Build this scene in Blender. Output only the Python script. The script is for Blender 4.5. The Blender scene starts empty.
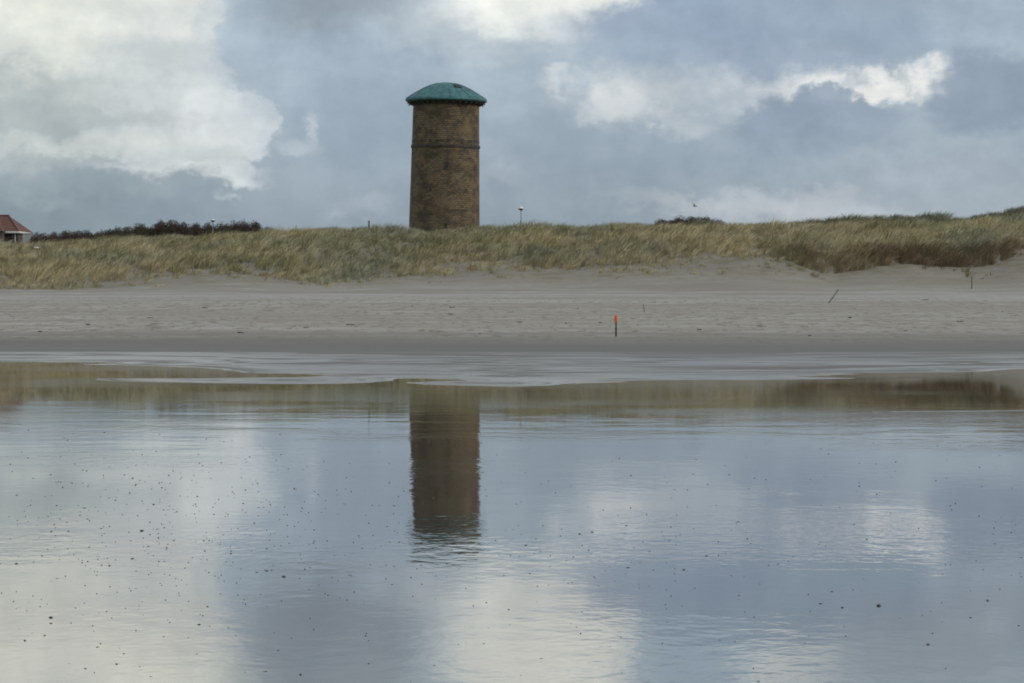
import bpy, bmesh, math, random
import numpy as np
from mathutils import Vector, Matrix, Euler

random.seed(7)
rng = np.random.default_rng(7)
sc = bpy.context.scene
COL = sc.collection
K = 2.5               # the photograph was taken with a long lens: depths below are laid out for a 45 mm lens and stretched by K
F = 1280.0            # layout focal length in pixels (depth units of K metres)
FC = F * K            # the camera's focal length in pixels (112.5 mm on a 36 mm sensor, 1024 px wide)
HZ = 306.0            # the eye-level line of the photograph
EYE = 1.6

# ------------------------------------------------------------------ camera
cd = bpy.data.cameras.new('camera')
cd.lens = 45.0 * K
cd.sensor_width = 36.0
cd.clip_start = 0.1
cd.clip_end = 40000
cam = bpy.data.objects.new('camera', cd)
cam.location = (0, 0, EYE)
cam.rotation_euler = (math.radians(90) - math.atan((341.5 - HZ) / FC), 0, 0)
COL.objects.link(cam)
sc.camera = cam

# ------------------------------------------------------------------ exposure
sc.view_settings.view_transform = 'Standard'
sc.view_settings.look = 'None'
sc.view_settings.gamma = 1
sc.view_settings.exposure = 0.0
sc.view_settings.use_curve_mapping = False
sc.cycles.filter_width = 1.9
sc.cycles.max_bounces = 6
sc.cycles.use_denoising = True

# ------------------------------------------------------------------ sun (veiled by cloud)
SUN_AZ = math.radians(108)      # clockwise from +Y (view direction): to the right, a little behind the camera
SUN_EL = math.radians(30)
sl = bpy.data.lights.new('sun', 'SUN')
sl.energy = 1.3
sl.angle = math.radians(10)
sl.color = (1.0, 0.93, 0.82)
sun = bpy.data.objects.new('sun', sl)
sdir = Vector((math.sin(SUN_AZ) * math.cos(SUN_EL), math.cos(SUN_AZ) * math.cos(SUN_EL), math.sin(SUN_EL)))
sun.rotation_euler = sdir.to_track_quat('Z', 'Y').to_euler()
COL.objects.link(sun)


def lin(c):
    out = []
    for v in c:
        v = v / 255.0
        out.append(v / 12.92 if v <= 0.04045 else ((v + 0.055) / 1.055) ** 2.4)
    return (*out, 1.0)


class N:
    """small helper to write node graphs"""
    def __init__(self, tree):
        self.t = tree
        self.t.nodes.clear()

    def new(self, typ, **kw):
        n = self.t.nodes.new(typ)
        for k, v in kw.items():
            setattr(n, k, v)
        return n

    def put(self, sock, v):
        if isinstance(v, bpy.types.NodeSocket):
            self.t.links.new(v, sock)
        elif v is not None:
            sock.default_value = v

    def math(self, op, a, b=None, c=None, clamp=False):
        n = self.new('ShaderNodeMath', operation=op, use_clamp=clamp)
        for i, v in enumerate((a, b, c)):
            if v is not None:
                self.put(n.inputs[i], v)
        return n.outputs[0]

    def vmath(self, op, a, b=None, scale=None):
        n = self.new('ShaderNodeVectorMath', operation=op)
        self.put(n.inputs[0], a)
        if b is not None:
            self.put(n.inputs[1], b)
        if scale is not None:
            self.put(n.inputs['Scale'], scale)
        return n.outputs['Value' if op in ('LENGTH', 'DOT_PRODUCT') else 'Vector']

    def ramp(self, x, a, b, lo=0.0, hi=1.0, smooth=True):
        n = self.new('ShaderNodeMapRange', interpolation_type='SMOOTHSTEP' if smooth else 'LINEAR')
        self.put(n.inputs[0], x)
        for i, v in zip((1, 2, 3, 4), (a, b, lo, hi)):
            self.put(n.inputs[i], v)
        return n.outputs[0]

    def mix(self, f, a, b, mode='MIX'):
        n = self.new('ShaderNodeMix', data_type='RGBA', blend_type=mode)
        self.put(n.inputs[0], f)
        self.put(n.inputs[6], a)
        self.put(n.inputs[7], b)
        return n.outputs[2]

    def noise(self, vec, scale, detail=3, rough=0.5, dist=0.0, color=False):
        n = self.new('ShaderNodeTexNoise')
        self.put(n.inputs['Vector'], vec)
        n.inputs['Scale'].default_value = scale
        n.inputs['Detail'].default_value = detail
        n.inputs['Roughness'].default_value = rough
        n.inputs['Distortion'].default_value = dist
        return n.outputs['Color' if color else 'Fac']

    def mapping(self, vec, loc=(0, 0, 0), rot=(0, 0, 0), scale=(1, 1, 1), typ='POINT'):
        n = self.new('ShaderNodeMapping', vector_type=typ)
        self.put(n.inputs[0], vec)
        n.inputs[1].default_value = loc
        n.inputs[2].default_value = rot
        n.inputs[3].default_value = scale
        return n.outputs[0]


# ------------------------------------------------------------------ sky: Nishita behind broken cloud, all in direction space
world = bpy.data.worlds.new('World')
sc.world = world
world.use_nodes = True
w = N(world.node_tree)
tc = w.new('ShaderNodeTexCoord')
D = tc.outputs['Generated']
sep = w.new('ShaderNodeSeparateXYZ')
w.put(sep.inputs[0], D)
az = w.math('ARCTAN2', sep.outputs[0], sep.outputs[1])
el = w.math('ARCSINE', sep.outputs[2])
U = w.math('MULTIPLY', az, FC)
V = w.math('MULTIPLY', el, FC)
comb = w.new('ShaderNodeCombineXYZ')
w.put(comb.inputs[0], U)
w.put(comb.inputs[1], V)
P = comb.outputs[0]
Dst = w.mapping(D, scale=(1, 1, 1.4))
n_big = w.noise(Dst, 7.0 * K, 3, 0.5, color=True)
n_mid = w.noise(Dst, 22.0 * K, 4, 0.55, color=True)
n_fine = w.noise(Dst, 62.0 * K, 6, 0.62, color=True)


def cen(v, amt):
    return w.vmath('SCALE', w.vmath('SUBTRACT', v, (0.5, 0.5, 0.5)), scale=amt)


warp = w.vmath('ADD', w.vmath('ADD', cen(n_big, 34.0), cen(n_mid, 52.0)), cen(n_fine, 34.0))
warp = w.vmath('MULTIPLY', warp, (1, 1, 0))
PW = w.vmath('ADD', P, warp)
mott = w.noise(Dst, 11.0 * K, 6, 0.6)

base = w.mix(w.ramp(V, 60, 270), lin((146, 160, 171)), lin((171, 187, 200)))
left = w.math('MULTIPLY', w.ramp(U, -250, -480), w.ramp(V, 190, 80))
base = w.mix(left, base, lin((135, 150, 158)))
rlow = w.math('MULTIPLY', w.ramp(U, 50, 280), w.ramp(V, 150, 60))
base = w.mix(rlow, base, lin((168, 178, 186)))
col = base


rag = w.ramp(w.noise(Dst, 34.0 * K, 6, 0.6), .36, .56, .35, 1.0)


def blob(cx, cy, rx, ry, soft, rgb, amp=1.0, rot=0.0, src=None):
    """one cloud: an ellipse of sky directions with an edge torn by noise"""
    global col
    ca = math.atan((cx - 512) / FC)
    ce = math.atan((HZ - cy) / FC * math.cos(ca))
    q = w.mapping(PW if src is None else src, loc=(ca * FC, ce * FC, 0), rot=(0, 0, math.radians(rot)),
                  scale=(rx, ry, 1), typ='TEXTURE')
    f = w.ramp(w.vmath('LENGTH', q), 1 + soft, max(0.0, 1 - soft), 0.0, amp)
    if cx > 540 and cy > 40 and rgb[0] > 200:
        f = w.math('MULTIPLY', f, rag)
    col = w.mix(f, col, lin(rgb))


CLOUDS = [
    # big cumulus on the left
    (70, 120, 170, 60, .55, (176, 186, 188), .9),
    (46, 25, 170, 80, .16, (221, 225, 220), 1),
    (150, 68, 72, 52, .25, (203, 210, 211), .9),
    (184, 126, 90, 48, .17, (198, 206, 208), 1),
    (226, 120, 46, 36, .30, (215, 221, 222), .8),
    (262, 122, 16, 24, .4, (224, 229, 229), .8),
    (20, 95, 75, 30, .6, (176, 186, 187), .8),
    (105, 143, 95, 12, .6, (212, 217, 214), .7),
    (60, 112, 120, 12, .6, (178, 187, 188), .7),
    (15, 10, 95, 45, .6, (230, 234, 225), .9),
    (140, 12, 66, 28, .5, (228, 232, 228), .8),
    (180, 174, 78, 8, .5, (214, 220, 220), .8),
    (222, 194, 12, 4, .8, (190, 200, 206), .6),
    (70, 185, 150, 12, .7, (150, 164, 172), .7),
    (208, 16, 14, 22, .35, (208, 215, 218), .8), (204, 48, 18, 18, .35, (206, 213, 216), .8), (222, 72, 13, 12, .4, (206, 213, 217), .7),
    (248, 100, 20, 13, .35, (220, 226, 227), .8), (270, 118, 11, 18, .3, (220, 226, 227), .85), (258, 148, 16, 13, .35, (212, 219, 221), .8),
    (236, 168, 18, 8, .4, (208, 215, 218), .7),
    # gap between
    (330, 60, 90, 90, .6, (166, 182, 196), .7),
    (400, 130, 60, 60, .8, (152, 168, 182), .6),
    # small rags
    (314, 128, 7, 17, .7, (196, 205, 212), .8, 15),
    (304, 150, 18, 9, .7, (184, 194, 203), .7),
    (365, 210, 26, 14, .8, (172, 184, 194), .6),
    (492, 178, 22, 10, .8, (176, 187, 196), .6),
    # bright hole at the top centre
    (520, 15, 110, 40, .6, (206, 214, 218), .85),
    (548, 4, 92, 36, .35, (242, 245, 239), 1),
    (570, -6, 60, 22, .6, (255, 255, 250), .9),
    (600, 22, 14, 16, .6, (240, 243, 238), .8),
    # right: grey deck with torn bright edges
    (750, 28, 190, 46, .28, (150, 167, 187), .95),
    (880, 20, 120, 40, .6, (158, 175, 192), .8),
    (640, 60, 60, 26, .7, (158, 175, 192), .7),
    (622, 98, 56, 24, .7, (206, 211, 213), .7),
    (562, 84, 22, 9, .5, (206, 212, 215), .8),
    (575, 114, 18, 8, .6, (206, 212, 215), .8),
    (650, 106, 26, 18, .45, (222, 225, 224), .8),
    (610, 104, 24, 14, .5, (218, 222, 222), .7),
    (690, 128, 26, 10, .7, (196, 203, 208), .7),
    (800, 96, 150, 34, .8, (178, 189, 198), .6),
    (735, 92, 85, 20, .8, (188, 198, 206), .7),
    (852, 84, 98, 17, .5, (216, 220, 222), .85),
    (886, 84, 64, 14, .55, (240, 241, 237), .9),
    (800, 88, 40, 8, .6, (226, 229, 228), .7),
    (925, 68, 26, 10, .6, (242, 242, 238), .8),
    (815, 128, 85, 32, .28, (146, 161, 177), .95),
    (828, 100, 26, 16, .3, (152, 167, 183), .9),
    (880, 120, 40, 18, .5, (152, 167, 183), .8),
    (772, 116, 26, 14, .4, (152, 167, 183), .85), (803, 102, 20, 14, .4, (152, 167, 183), .9), (836, 98, 18, 10, .4, (158, 172, 187), .85),
    (866, 112, 30, 11, .4, (152, 167, 183), .9),
    (990, 95, 60, 42, .28, (145, 160, 177), .95),
    (1010, 20, 60, 30, .7, (172, 186, 199), .6),
    (800, 165, 150, 28, .8, (158, 173, 186), .6),
    (690, 200, 60, 8, .8, (190, 196, 200), .6),
    (810, 208, 110, 12, .8, (190, 196, 202), .7),
    (940, 180, 90, 30, .8, (172, 184, 194), .6),
    # above the frame (seen only in the wet beach)
    (90, -70, 165, 70, .35, (232, 234, 226), .95),
    (330, -50, 95, 75, .4, (146, 158, 169), .9),
    (540, -50, 95, 55, .4, (236, 238, 230), .95),
    (700, -45, 60, 45, .6, (158, 180, 198), .7),
    (800, -65, 60, 30, .5, (228, 231, 228), .8),
    (930, -50, 110, 55, .6, (160, 174, 186), .8),
]
for c in CLOUDS:
    blob(*c)
# gentle mottling of everything
col = w.mix(1.0, col, w.mix(w.ramp(mott, .30, .70), (0.90, 0.915, 0.93, 1), (1.07, 1.06, 1.05, 1)), 'MULTIPLY')
# relief of the billows: the side of each lump towards the sun is a little brighter
nb_a = w.noise(Dst, 16.0 * K, 6, 0.6)
nb_b = w.noise(w.vmath('ADD', Dst, (.0045, 0, .0055)), 16.0 * K, 6, 0.6)
rel = w.math('SUBTRACT', nb_a, nb_b)
lum = w.new('ShaderNodeRGBToBW')
w.put(lum.inputs[0], col)
col = w.mix(w.ramp(lum.outputs[0], .30, .60, .45, 1.0), col,
            w.mix(1.0, col, w.mix(w.ramp(rel, -.10, .10, smooth=False), (.915, .925, .935, 1), (1.06, 1.055, 1.05, 1)), 'MULTIPLY'))
# the rest of the dome: brighter broken cloud overhead and behind the camera
hi = w.noise(Dst, 6.5, 7, 0.6)
dome = w.mix(w.ramp(hi, .38, .62), lin((160, 174, 188)), lin((232, 232, 226)))
col = w.mix(1.0, col, w.mix(w.ramp(V, 300, 380), (1, 1, 1, 1), (1.35, 1.34, 1.31, 1)), 'MULTIPLY')
away = w.math('MAXIMUM', w.ramp(V, 400, 620), w.ramp(w.math('ABSOLUTE', U), 620, 900))
col = w.mix(away, col, dome)
below = w.ramp(V, -5, -60)
col = w.mix(below, col, lin((120, 125, 125)))
nish = w.new('ShaderNodeTexSky', sky_type='NISHITA', sun_disc=False)
nish.sun_elevation = SUN_EL
nish.sun_rotation = SUN_AZ
bg_sky = w.new('ShaderNodeBackground')
w.put(bg_sky.inputs[0], nish.outputs[0])
bg_sky.inputs[1].default_value = 0.10
bg_cl = w.new('ShaderNodeBackground')
w.put(bg_cl.inputs[0], col)
bg_cl.inputs[1].default_value = 1.0
gap = w.math('MULTIPLY', w.ramp(w.noise(Dst, 3.1, 5, 0.55), .50, .62), w.ramp(V, 420, 620))
cover = w.math('SUBTRACT', 1.0, w.math('MULTIPLY', gap, 0.7))
mx = w.new('ShaderNodeMixShader')
w.put(mx.inputs[0], cover)
w.put(mx.inputs[1], bg_sky.outputs[0])
w.put(mx.inputs[2], bg_cl.outputs[0])
wo = w.new('ShaderNodeOutputWorld')
w.put(wo.inputs[0], mx.outputs[0])
world.cycles.sampling_method = 'MANUAL'
world.cycles.sample_map_resolution = 512


# ------------------------------------------------------------------ object helpers
def link(name, me, mat=None, parent=None):
    o = bpy.data.objects.new(name, me)
    COL.objects.link(o)
    if mat is not None:
        me.materials.append(mat)
    if parent is not None:
        o.parent = parent
    return o


def obj(name, bm, mat, parent=None, smooth=False):
    me = bpy.data.meshes.new(name)
    bm.normal_update()
    bm.to_mesh(me)
    bm.free()
    if smooth:
        for p in me.polygons:
            p.use_smooth = True
    return link(name, me, mat, parent)


def tag(o, label=None, cat=None, group=None, kind=None):
    if label:
        o['label'] = label
    if cat:
        o['category'] = cat
    if group:
        o['group'] = group
    if kind:
        o['kind'] = kind
    return o


def thing(name, loc, label, cat, group=None, rz=0.0):
    o = bpy.data.objects.new(name, None)
    COL.objects.link(o)
    o.location = loc
    o.rotation_euler = (0, 0, rz)
    o.empty_display_size = 0.3
    return tag(o, label, cat, group)


def box(bm, x0, x1, y0, y1, z0, z1, bev=0.0):
    vs = [bm.verts.new((x, y, z)) for z in (z0, z1) for x, y in ((x0, y0), (x1, y0), (x1, y1), (x0, y1))]
    fs = [bm.faces.new([vs[i] for i in q]) for q in
          ((3, 2, 1, 0), (4, 5, 6, 7), (0, 1, 5, 4), (1, 2, 6, 5), (2, 3, 7, 6), (3, 0, 4, 7))]
    if bev:
        es = list({e for f in fs for e in f.edges})
        bmesh.ops.bevel(bm, geom=es, offset=bev, segments=2, affect='EDGES')


def lathe(bm, prof, n=48, cx=0, cy=0):
    rings = []
    for r, z in prof:
        if r < 1e-5:
            rings.append([bm.verts.new((cx, cy, z))])
        else:
            rings.append([bm.verts.new((cx + r * math.cos(2 * math.pi * k / n), cy + r * math.sin(2 * math.pi * k / n), z))
                          for k in range(n)])
    for a, b in zip(rings[:-1], rings[1:]):
        for k in range(n):
            k2 = (k + 1) % n
            if len(a) == 1 and len(b) == 1:
                continue
            if len(a) == 1:
                bm.faces.new((a[0], b[k2], b[k]))
            elif len(b) == 1:
                bm.faces.new((a[k], a[k2], b[0]))
            else:
                bm.faces.new((a[k], a[k2], b[k2], b[k]))
    if len(rings[0]) > 1:
        bm.faces.new(list(reversed(rings[0])))
    if len(rings[-1]) > 1:
        bm.faces.new(rings[-1])


def tube(bm, pts, radii, n=8):
    rings = []
    pts = [Vector(p) for p in pts]
    for i, p in enumerate(pts):
        d = (pts[min(i + 1, len(pts) - 1)] - pts[max(i - 1, 0)]).normalized()
        up = Vector((0, 0, 1)) if abs(d.z) < .9 else Vector((1, 0, 0))
        a = d.cross(up).normalized()
        b = d.cross(a)
        r = radii[i]
        rings.append([bm.verts.new(p + a * r * math.cos(2 * math.pi * k / n) + b * r * math.sin(2 * math.pi * k / n))
                      for k in range(n)])
    for a, b in zip(rings[:-1], rings[1:]):
        for k in range(n):
            bm.faces.new((a[k], a[(k + 1) % n], b[(k + 1) % n], b[k]))
    bm.faces.new(list(reversed(rings[0])))
    bm.faces.new(rings[-1])
    bmesh.ops.recalc_face_normals(bm, faces=bm.faces)


def material(name, build):
    m = bpy.data.materials.new(name)
    m.use_nodes = True
    n = N(m.node_tree)
    b = n.new('ShaderNodeBsdfPrincipled')
    o = n.new('ShaderNodeOutputMaterial')
    n.put(o.inputs[0], b.outputs[0])
    build(n, b)
    return m


def plain(name, c, rough=0.7, var=0.25, scale=6.0, spec=0.5, metal=0.0):
    def f(n, b):
        t = n.new('ShaderNodeTexCoord').outputs['Object']
        x = n.noise(t, scale, 4, 0.6)
        lo = tuple(v * (1 - var) for v in c) + (1,)
        hi_ = tuple(min(1, v * (1 + var)) for v in c) + (1,)
        n.put(b.inputs['Base Color'], n.mix(n.ramp(x, .3, .7), lo, hi_))
        b.inputs['Roughness'].default_value = rough
        b.inputs['Specular IOR Level'].default_value = spec
        b.inputs['Metallic'].default_value = metal
    return material(name, f)


# ------------------------------------------------------------------ terrain heights
def interp(x, pts):
    pts = sorted(pts)
    return np.interp(x, [p[0] for p in pts], [p[1] for p in pts])


def ypx_to_z(y, Y):
    return EYE + (HZ - y) * Y / F


_lat = rng.random((3, 256, 256))


def vnoise(x, y, k=0):
    """tileable value noise, numpy"""
    xi = np.floor(x).astype(int)
    yi = np.floor(y).astype(int)
    fx = x - xi
    fy = y - yi
    fx = fx * fx * (3 - 2 * fx)
    fy = fy * fy * (3 - 2 * fy)
    L = _lat[k]
    a = L[xi % 256, yi % 256]
    b = L[(xi + 1) % 256, yi % 256]
    c = L[xi % 256, (yi + 1) % 256]
    d = L[(xi + 1) % 256, (yi + 1) % 256]
    return (a * (1 - fx) + b * fx) * (1 - fy) + (c * (1 - fx) + d * fx) * fy


def fbm(x, y, k=0, o=3):
    s = 0
    a = .5
    t = 0
    for i in range(o):
        s = s + a * (vnoise(x * 2 ** i + 17.3 * i, y * 2 ** i + 5.1 * i, k) - .5)
        t += a
        a *= .5
    return s / t          # about -0.5..0.5


SHORE = [(-400, 37.5), (0, 36.6), (100, 36.0), (200, 33.6), (260, 31.0), (320, 30.0), (370, 29.3), (430, 28.4),
         (512, 26.4), (560, 27.3), (640, 27.8), (770, 28.9), (900, 30.6), (1024, 32.6), (1300, 36)]
GRASS = [(-300, 288), (0, 287), (60, 288), (100, 287), (150, 280), (200, 274), (230, 271), (260, 274), (300, 279), (350, 280),
         (400, 275), (450, 272), (500, 267), (550, 271), (600, 266), (650, 262), (700, 260), (740, 255),
         (772, 256), (800, 265), (832, 275), (857, 270), (880, 264), (910, 262), (940, 266), (970, 267), (995, 264), (1010, 256), (1024, 251), (1300, 255)]
CREST = [(-300, 254), (0, 253), (40, 252), (70, 250), (100, 248), (150, 245.5), (200, 242.5), (230, 240), (260, 237), (300, 239), (350, 241), (400, 242),
         (480, 238), (560, 236), (650, 233), (700, 233), (760, 234), (850, 232), (950, 230), (1024, 227), (1300, 228)]
RIDGE = [(-300, 253), (0, 252), (40, 251), (70, 248), (100, 246), (150, 244), (200, 242), (230, 240.5), (260, 239), (285, 236.5), (340, 234),
         (370, 234), (400, 235), (430, 236), (455, 235.5), (480, 234), (500, 233.5), (560, 233.5), (600, 233), (650, 231), (690, 228.5), (740, 228), (780, 229),
         (830, 226.5), (870, 224), (910, 221), (960, 220.5), (1000, 217.5), (1024, 213.5), (1300, 216)]
Y_FOOT, Y_CREST, Y_RIDGE = 103.0, 128.0, 142.0


def dune_edge_Y(x):
    return 113.5 + (288 - interp(x, GRASS)) * 0.15


def ground(X, Y):
    # Y in layout depth (real depth / K)
    X = np.asarray(X, float)
    Y = np.asarray(Y, float)
    Yc = np.maximum(Y, 12.0)
    px = np.clip(512 + F * X / Yc, -400, 1400)
    ys = interp(px, SHORE)
    # wet flat
    z = np.where(Y < ys, np.maximum(-0.016, 0.003 * (Y - ys)), 0.0016 * (Y - ys))
    # long low bars that just break the film of water
    xr = (px - 512) / F
    z = z + 0.0255 * np.exp(-((Y - 28.0 - .7 * np.sin(xr * 9)) / 1.25) ** 2) * np.exp(-(((px - 215) / 150) ** 4))
    z = z + 0.0200 * np.exp(-((Y - 19.35 - 2.0 * (xr - .3)) / 0.30) ** 2) * np.clip((px - 800) / 80, 0, 1)
    z = z + 0.0120 * np.exp(-((Y - 22.3 - 1.0 * xr) / 0.35) ** 2) * np.exp(-(((px - 590) / 75) ** 4))
    z = z + 0.0155 * np.exp(-((Y - 26.5 + 4 * (xr + .05)) / 0.5) ** 2) * np.exp(-(((px - 480) / 60) ** 4))
    flat = np.clip((Y - 14) / 8, 0, 1) * np.clip((60 - Y) / 12, 0, 1)
    z = z + flat * 0.014 * fbm(X * .13 + 40, Y * .6 + 11, 0, 5)
    # a slight hollow that holds a film of water further up
    z = z - 0.010 * np.exp(-((Y - 38.0) / 1.3) ** 2) * np.exp(-(((px - 500) / 170) ** 4))
    # beach rising to the dune foot
    yf = Y_FOOT
    zf = ypx_to_z(294, yf)
    z0 = 0.0016 * (44 - ys)
    t = np.clip((Y - 44) / (yf - 44), 0, 1)
    beach = z0 + (zf - z0) * (0.70 * t + 0.30 * t * t)
    z = np.where(Y > 44, beach, z)
    bn = np.clip((Y - 46) / 8, 0, 1) * np.clip((150 - Y) / 30, 0, 1)
    z = z + bn * (0.10 * fbm(X * .05, Y * .22, 1, 3) + 0.05 * fbm(X * .45, Y * .9, 2, 3))
    # dunes
    yg = dune_edge_Y(px)
    zg = ypx_to_z(interp(px, GRASS), yg)
    zc = ypx_to_z(interp(px, CREST), Y_CREST)
    zr = ypx_to_z(interp(px, RIDGE), Y_RIDGE)
    mid = np.minimum(zc, zr) - 0.8
    ts = np.clip((Y - yf) / np.maximum(yg - yf, 1), 0, 1)
    zz = np.where(Y > yf, zf + (zg - zf) * (.30 * ts + .70 * ts * ts), z)
    ts = np.clip((Y - yg) / (Y_CREST - yg), 0, 1)
    zz = np.where(Y > yg, zg + (zc - zg) * (1.28 * ts - .28 * ts * ts), zz)
    ts = np.clip((Y - Y_CREST) / (134.5 - Y_CREST), 0, 1)
    ts = ts * ts * (3 - 2 * ts)
    zz = np.where(Y > Y_CREST, zc + (mid - zc) * ts, zz)
    ts = np.clip((Y - 134.5) / (Y_RIDGE - 134.5), 0, 1)
    ts = ts * ts * (3 - 2 * ts)
    zz = np.where(Y > 134.5, mid + (zr - mid) * ts, zz)
    ts = np.clip((Y - Y_RIDGE) / 7.0, 0, 1)
    ts = ts * ts * (3 - 2 * ts)
    back = EYE + (zr - EYE) * np.clip(Y, Y_RIDGE, 215) / Y_RIDGE - 1.3
    zz = np.where(Y > Y_RIDGE, zr + (back - zr) * ts, zz)
    ts = np.clip((Y - 230) / 300.0, 0, 1)
    zz = np.where(Y > 230, back + (9.0 - back) * ts, zz)
    hn = np.clip((Y - yg + 1) / 3, 0, 1) * np.clip((160 - Y) / 10, 0, 1)
    near_top = 1 - .6 * np.exp(-((Y - Y_RIDGE) / 3) ** 2) - .5 * np.exp(-((Y - Y_CREST) / 2) ** 2)
    zz = zz + hn * near_top * (1.5 * fbm(X * .16 - Y * .10, Y * .24, 1, 2) + 1.15 * fbm(X * .42 - .3 * Y, Y * .7, 2, 3))
    sc_ = np.clip((px - 775) / 50, 0, 1) * np.clip((1030 - px) / 25, 0, 1) * np.clip((Y - yg) / .45, 0, 1) * np.clip((Y_CREST - Y) / 8, 0, 1)
    zz = zz + .60 * sc_
    dn = np.where(Y > yf, 1.0, 0.0) * (1 - hn)
    zz = zz + dn * np.clip((Y - yf) / 3, 0, 1) * np.clip((200 - Y) / 15, 0, 1) * 0.22 * fbm(X * .13, Y * .4, 0, 3)
    z = zz
    # seabed behind the camera
    z = np.where(Y < -25, z - np.minimum((-25 - Y) * 0.02, 4.0), z)
    return z


def gz(x, y):
    return float(ground(np.array([x]), np.array([y]))[0])


def hit(px, py, y0=14.0, y1=172.0):
    """where the sight line through a picture point meets the ground"""
    Ys = np.arange(y0, y1, 0.05)
    X = (px - 512) / F * Ys
    ray = EYE + (HZ - py) / F * Ys
    d = ray - ground(X, Ys)
    i = int(np.argmax(d <= 0))
    return float(X[i]), float(Ys[i]), gz(X[i], Ys[i])


# ------------------------------------------------------------------ ground sheet
def stretch(core, far, n):
    """extend a fine run of coordinates outward with growing steps"""
    out = list(core)
    step = core[1] - core[0]
    v = core[-1]
    while v < far:
        step *= n
        v += step
        out.append(v)
    return out


pos = stretch(list(np.arange(0, 78.1, 0.5)), 4000, 1.25)
xs = np.array([-v for v in pos[:0:-1]] + pos)
yc = list(np.arange(-8, 14, 1.0)) + list(np.arange(14, 46, 0.2)) + list(np.arange(46, 110, 0.5)) + list(np.arange(110, 150, 0.2)) + list(np.arange(150, 188, 0.8))
yc = stretch(yc[:-2] + [yc[-2], yc[-1]], 188, 1.0)
v = yc[-1]
st = 0.5
while v < 5000:
    st *= 1.22
    v += st
    yc.append(v)
neg = [-8 - 2.0]
st = 2.0
while neg[-1] > -3000:
    st *= 1.35
    neg.append(neg[-1] - st)
ysv = np.array(sorted(neg) + yc)
GX, GY = np.meshgrid(xs, ysv)
GZ = ground(GX, GY)
nx, ny = len(xs), len(ysv)


def sheet(name, GX, GY, GZ, mat):
    ny, nx = GX.shape
    me = bpy.data.meshes.new(name)
    co = np.stack([GX, GY, GZ], -1).reshape(-1, 3).astype(np.float32)
    idx = np.arange(nx * ny).reshape(ny, nx)
    q = np.stack([idx[:-1, :-1], idx[:-1, 1:], idx[1:, 1:], idx[1:, :-1]], -1).reshape(-1, 4)
    me.vertices.add(len(co))
    me.vertices.foreach_set('co', co.ravel())
    me.loops.add(q.size)
    me.loops.foreach_set('vertex_index', q.ravel().astype(np.int32))
    me.polygons.add(len(q))
    me.polygons.foreach_set('loop_start', np.arange(0, q.size, 4, dtype=np.int32))
    me.polygons.foreach_set('loop_total', np.full(len(q), 4, np.int32))
    me.polygons.foreach_set('use_smooth', np.ones(len(q), bool))
    me.update()
    me.validate()
    return link(name, me, mat)


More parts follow.
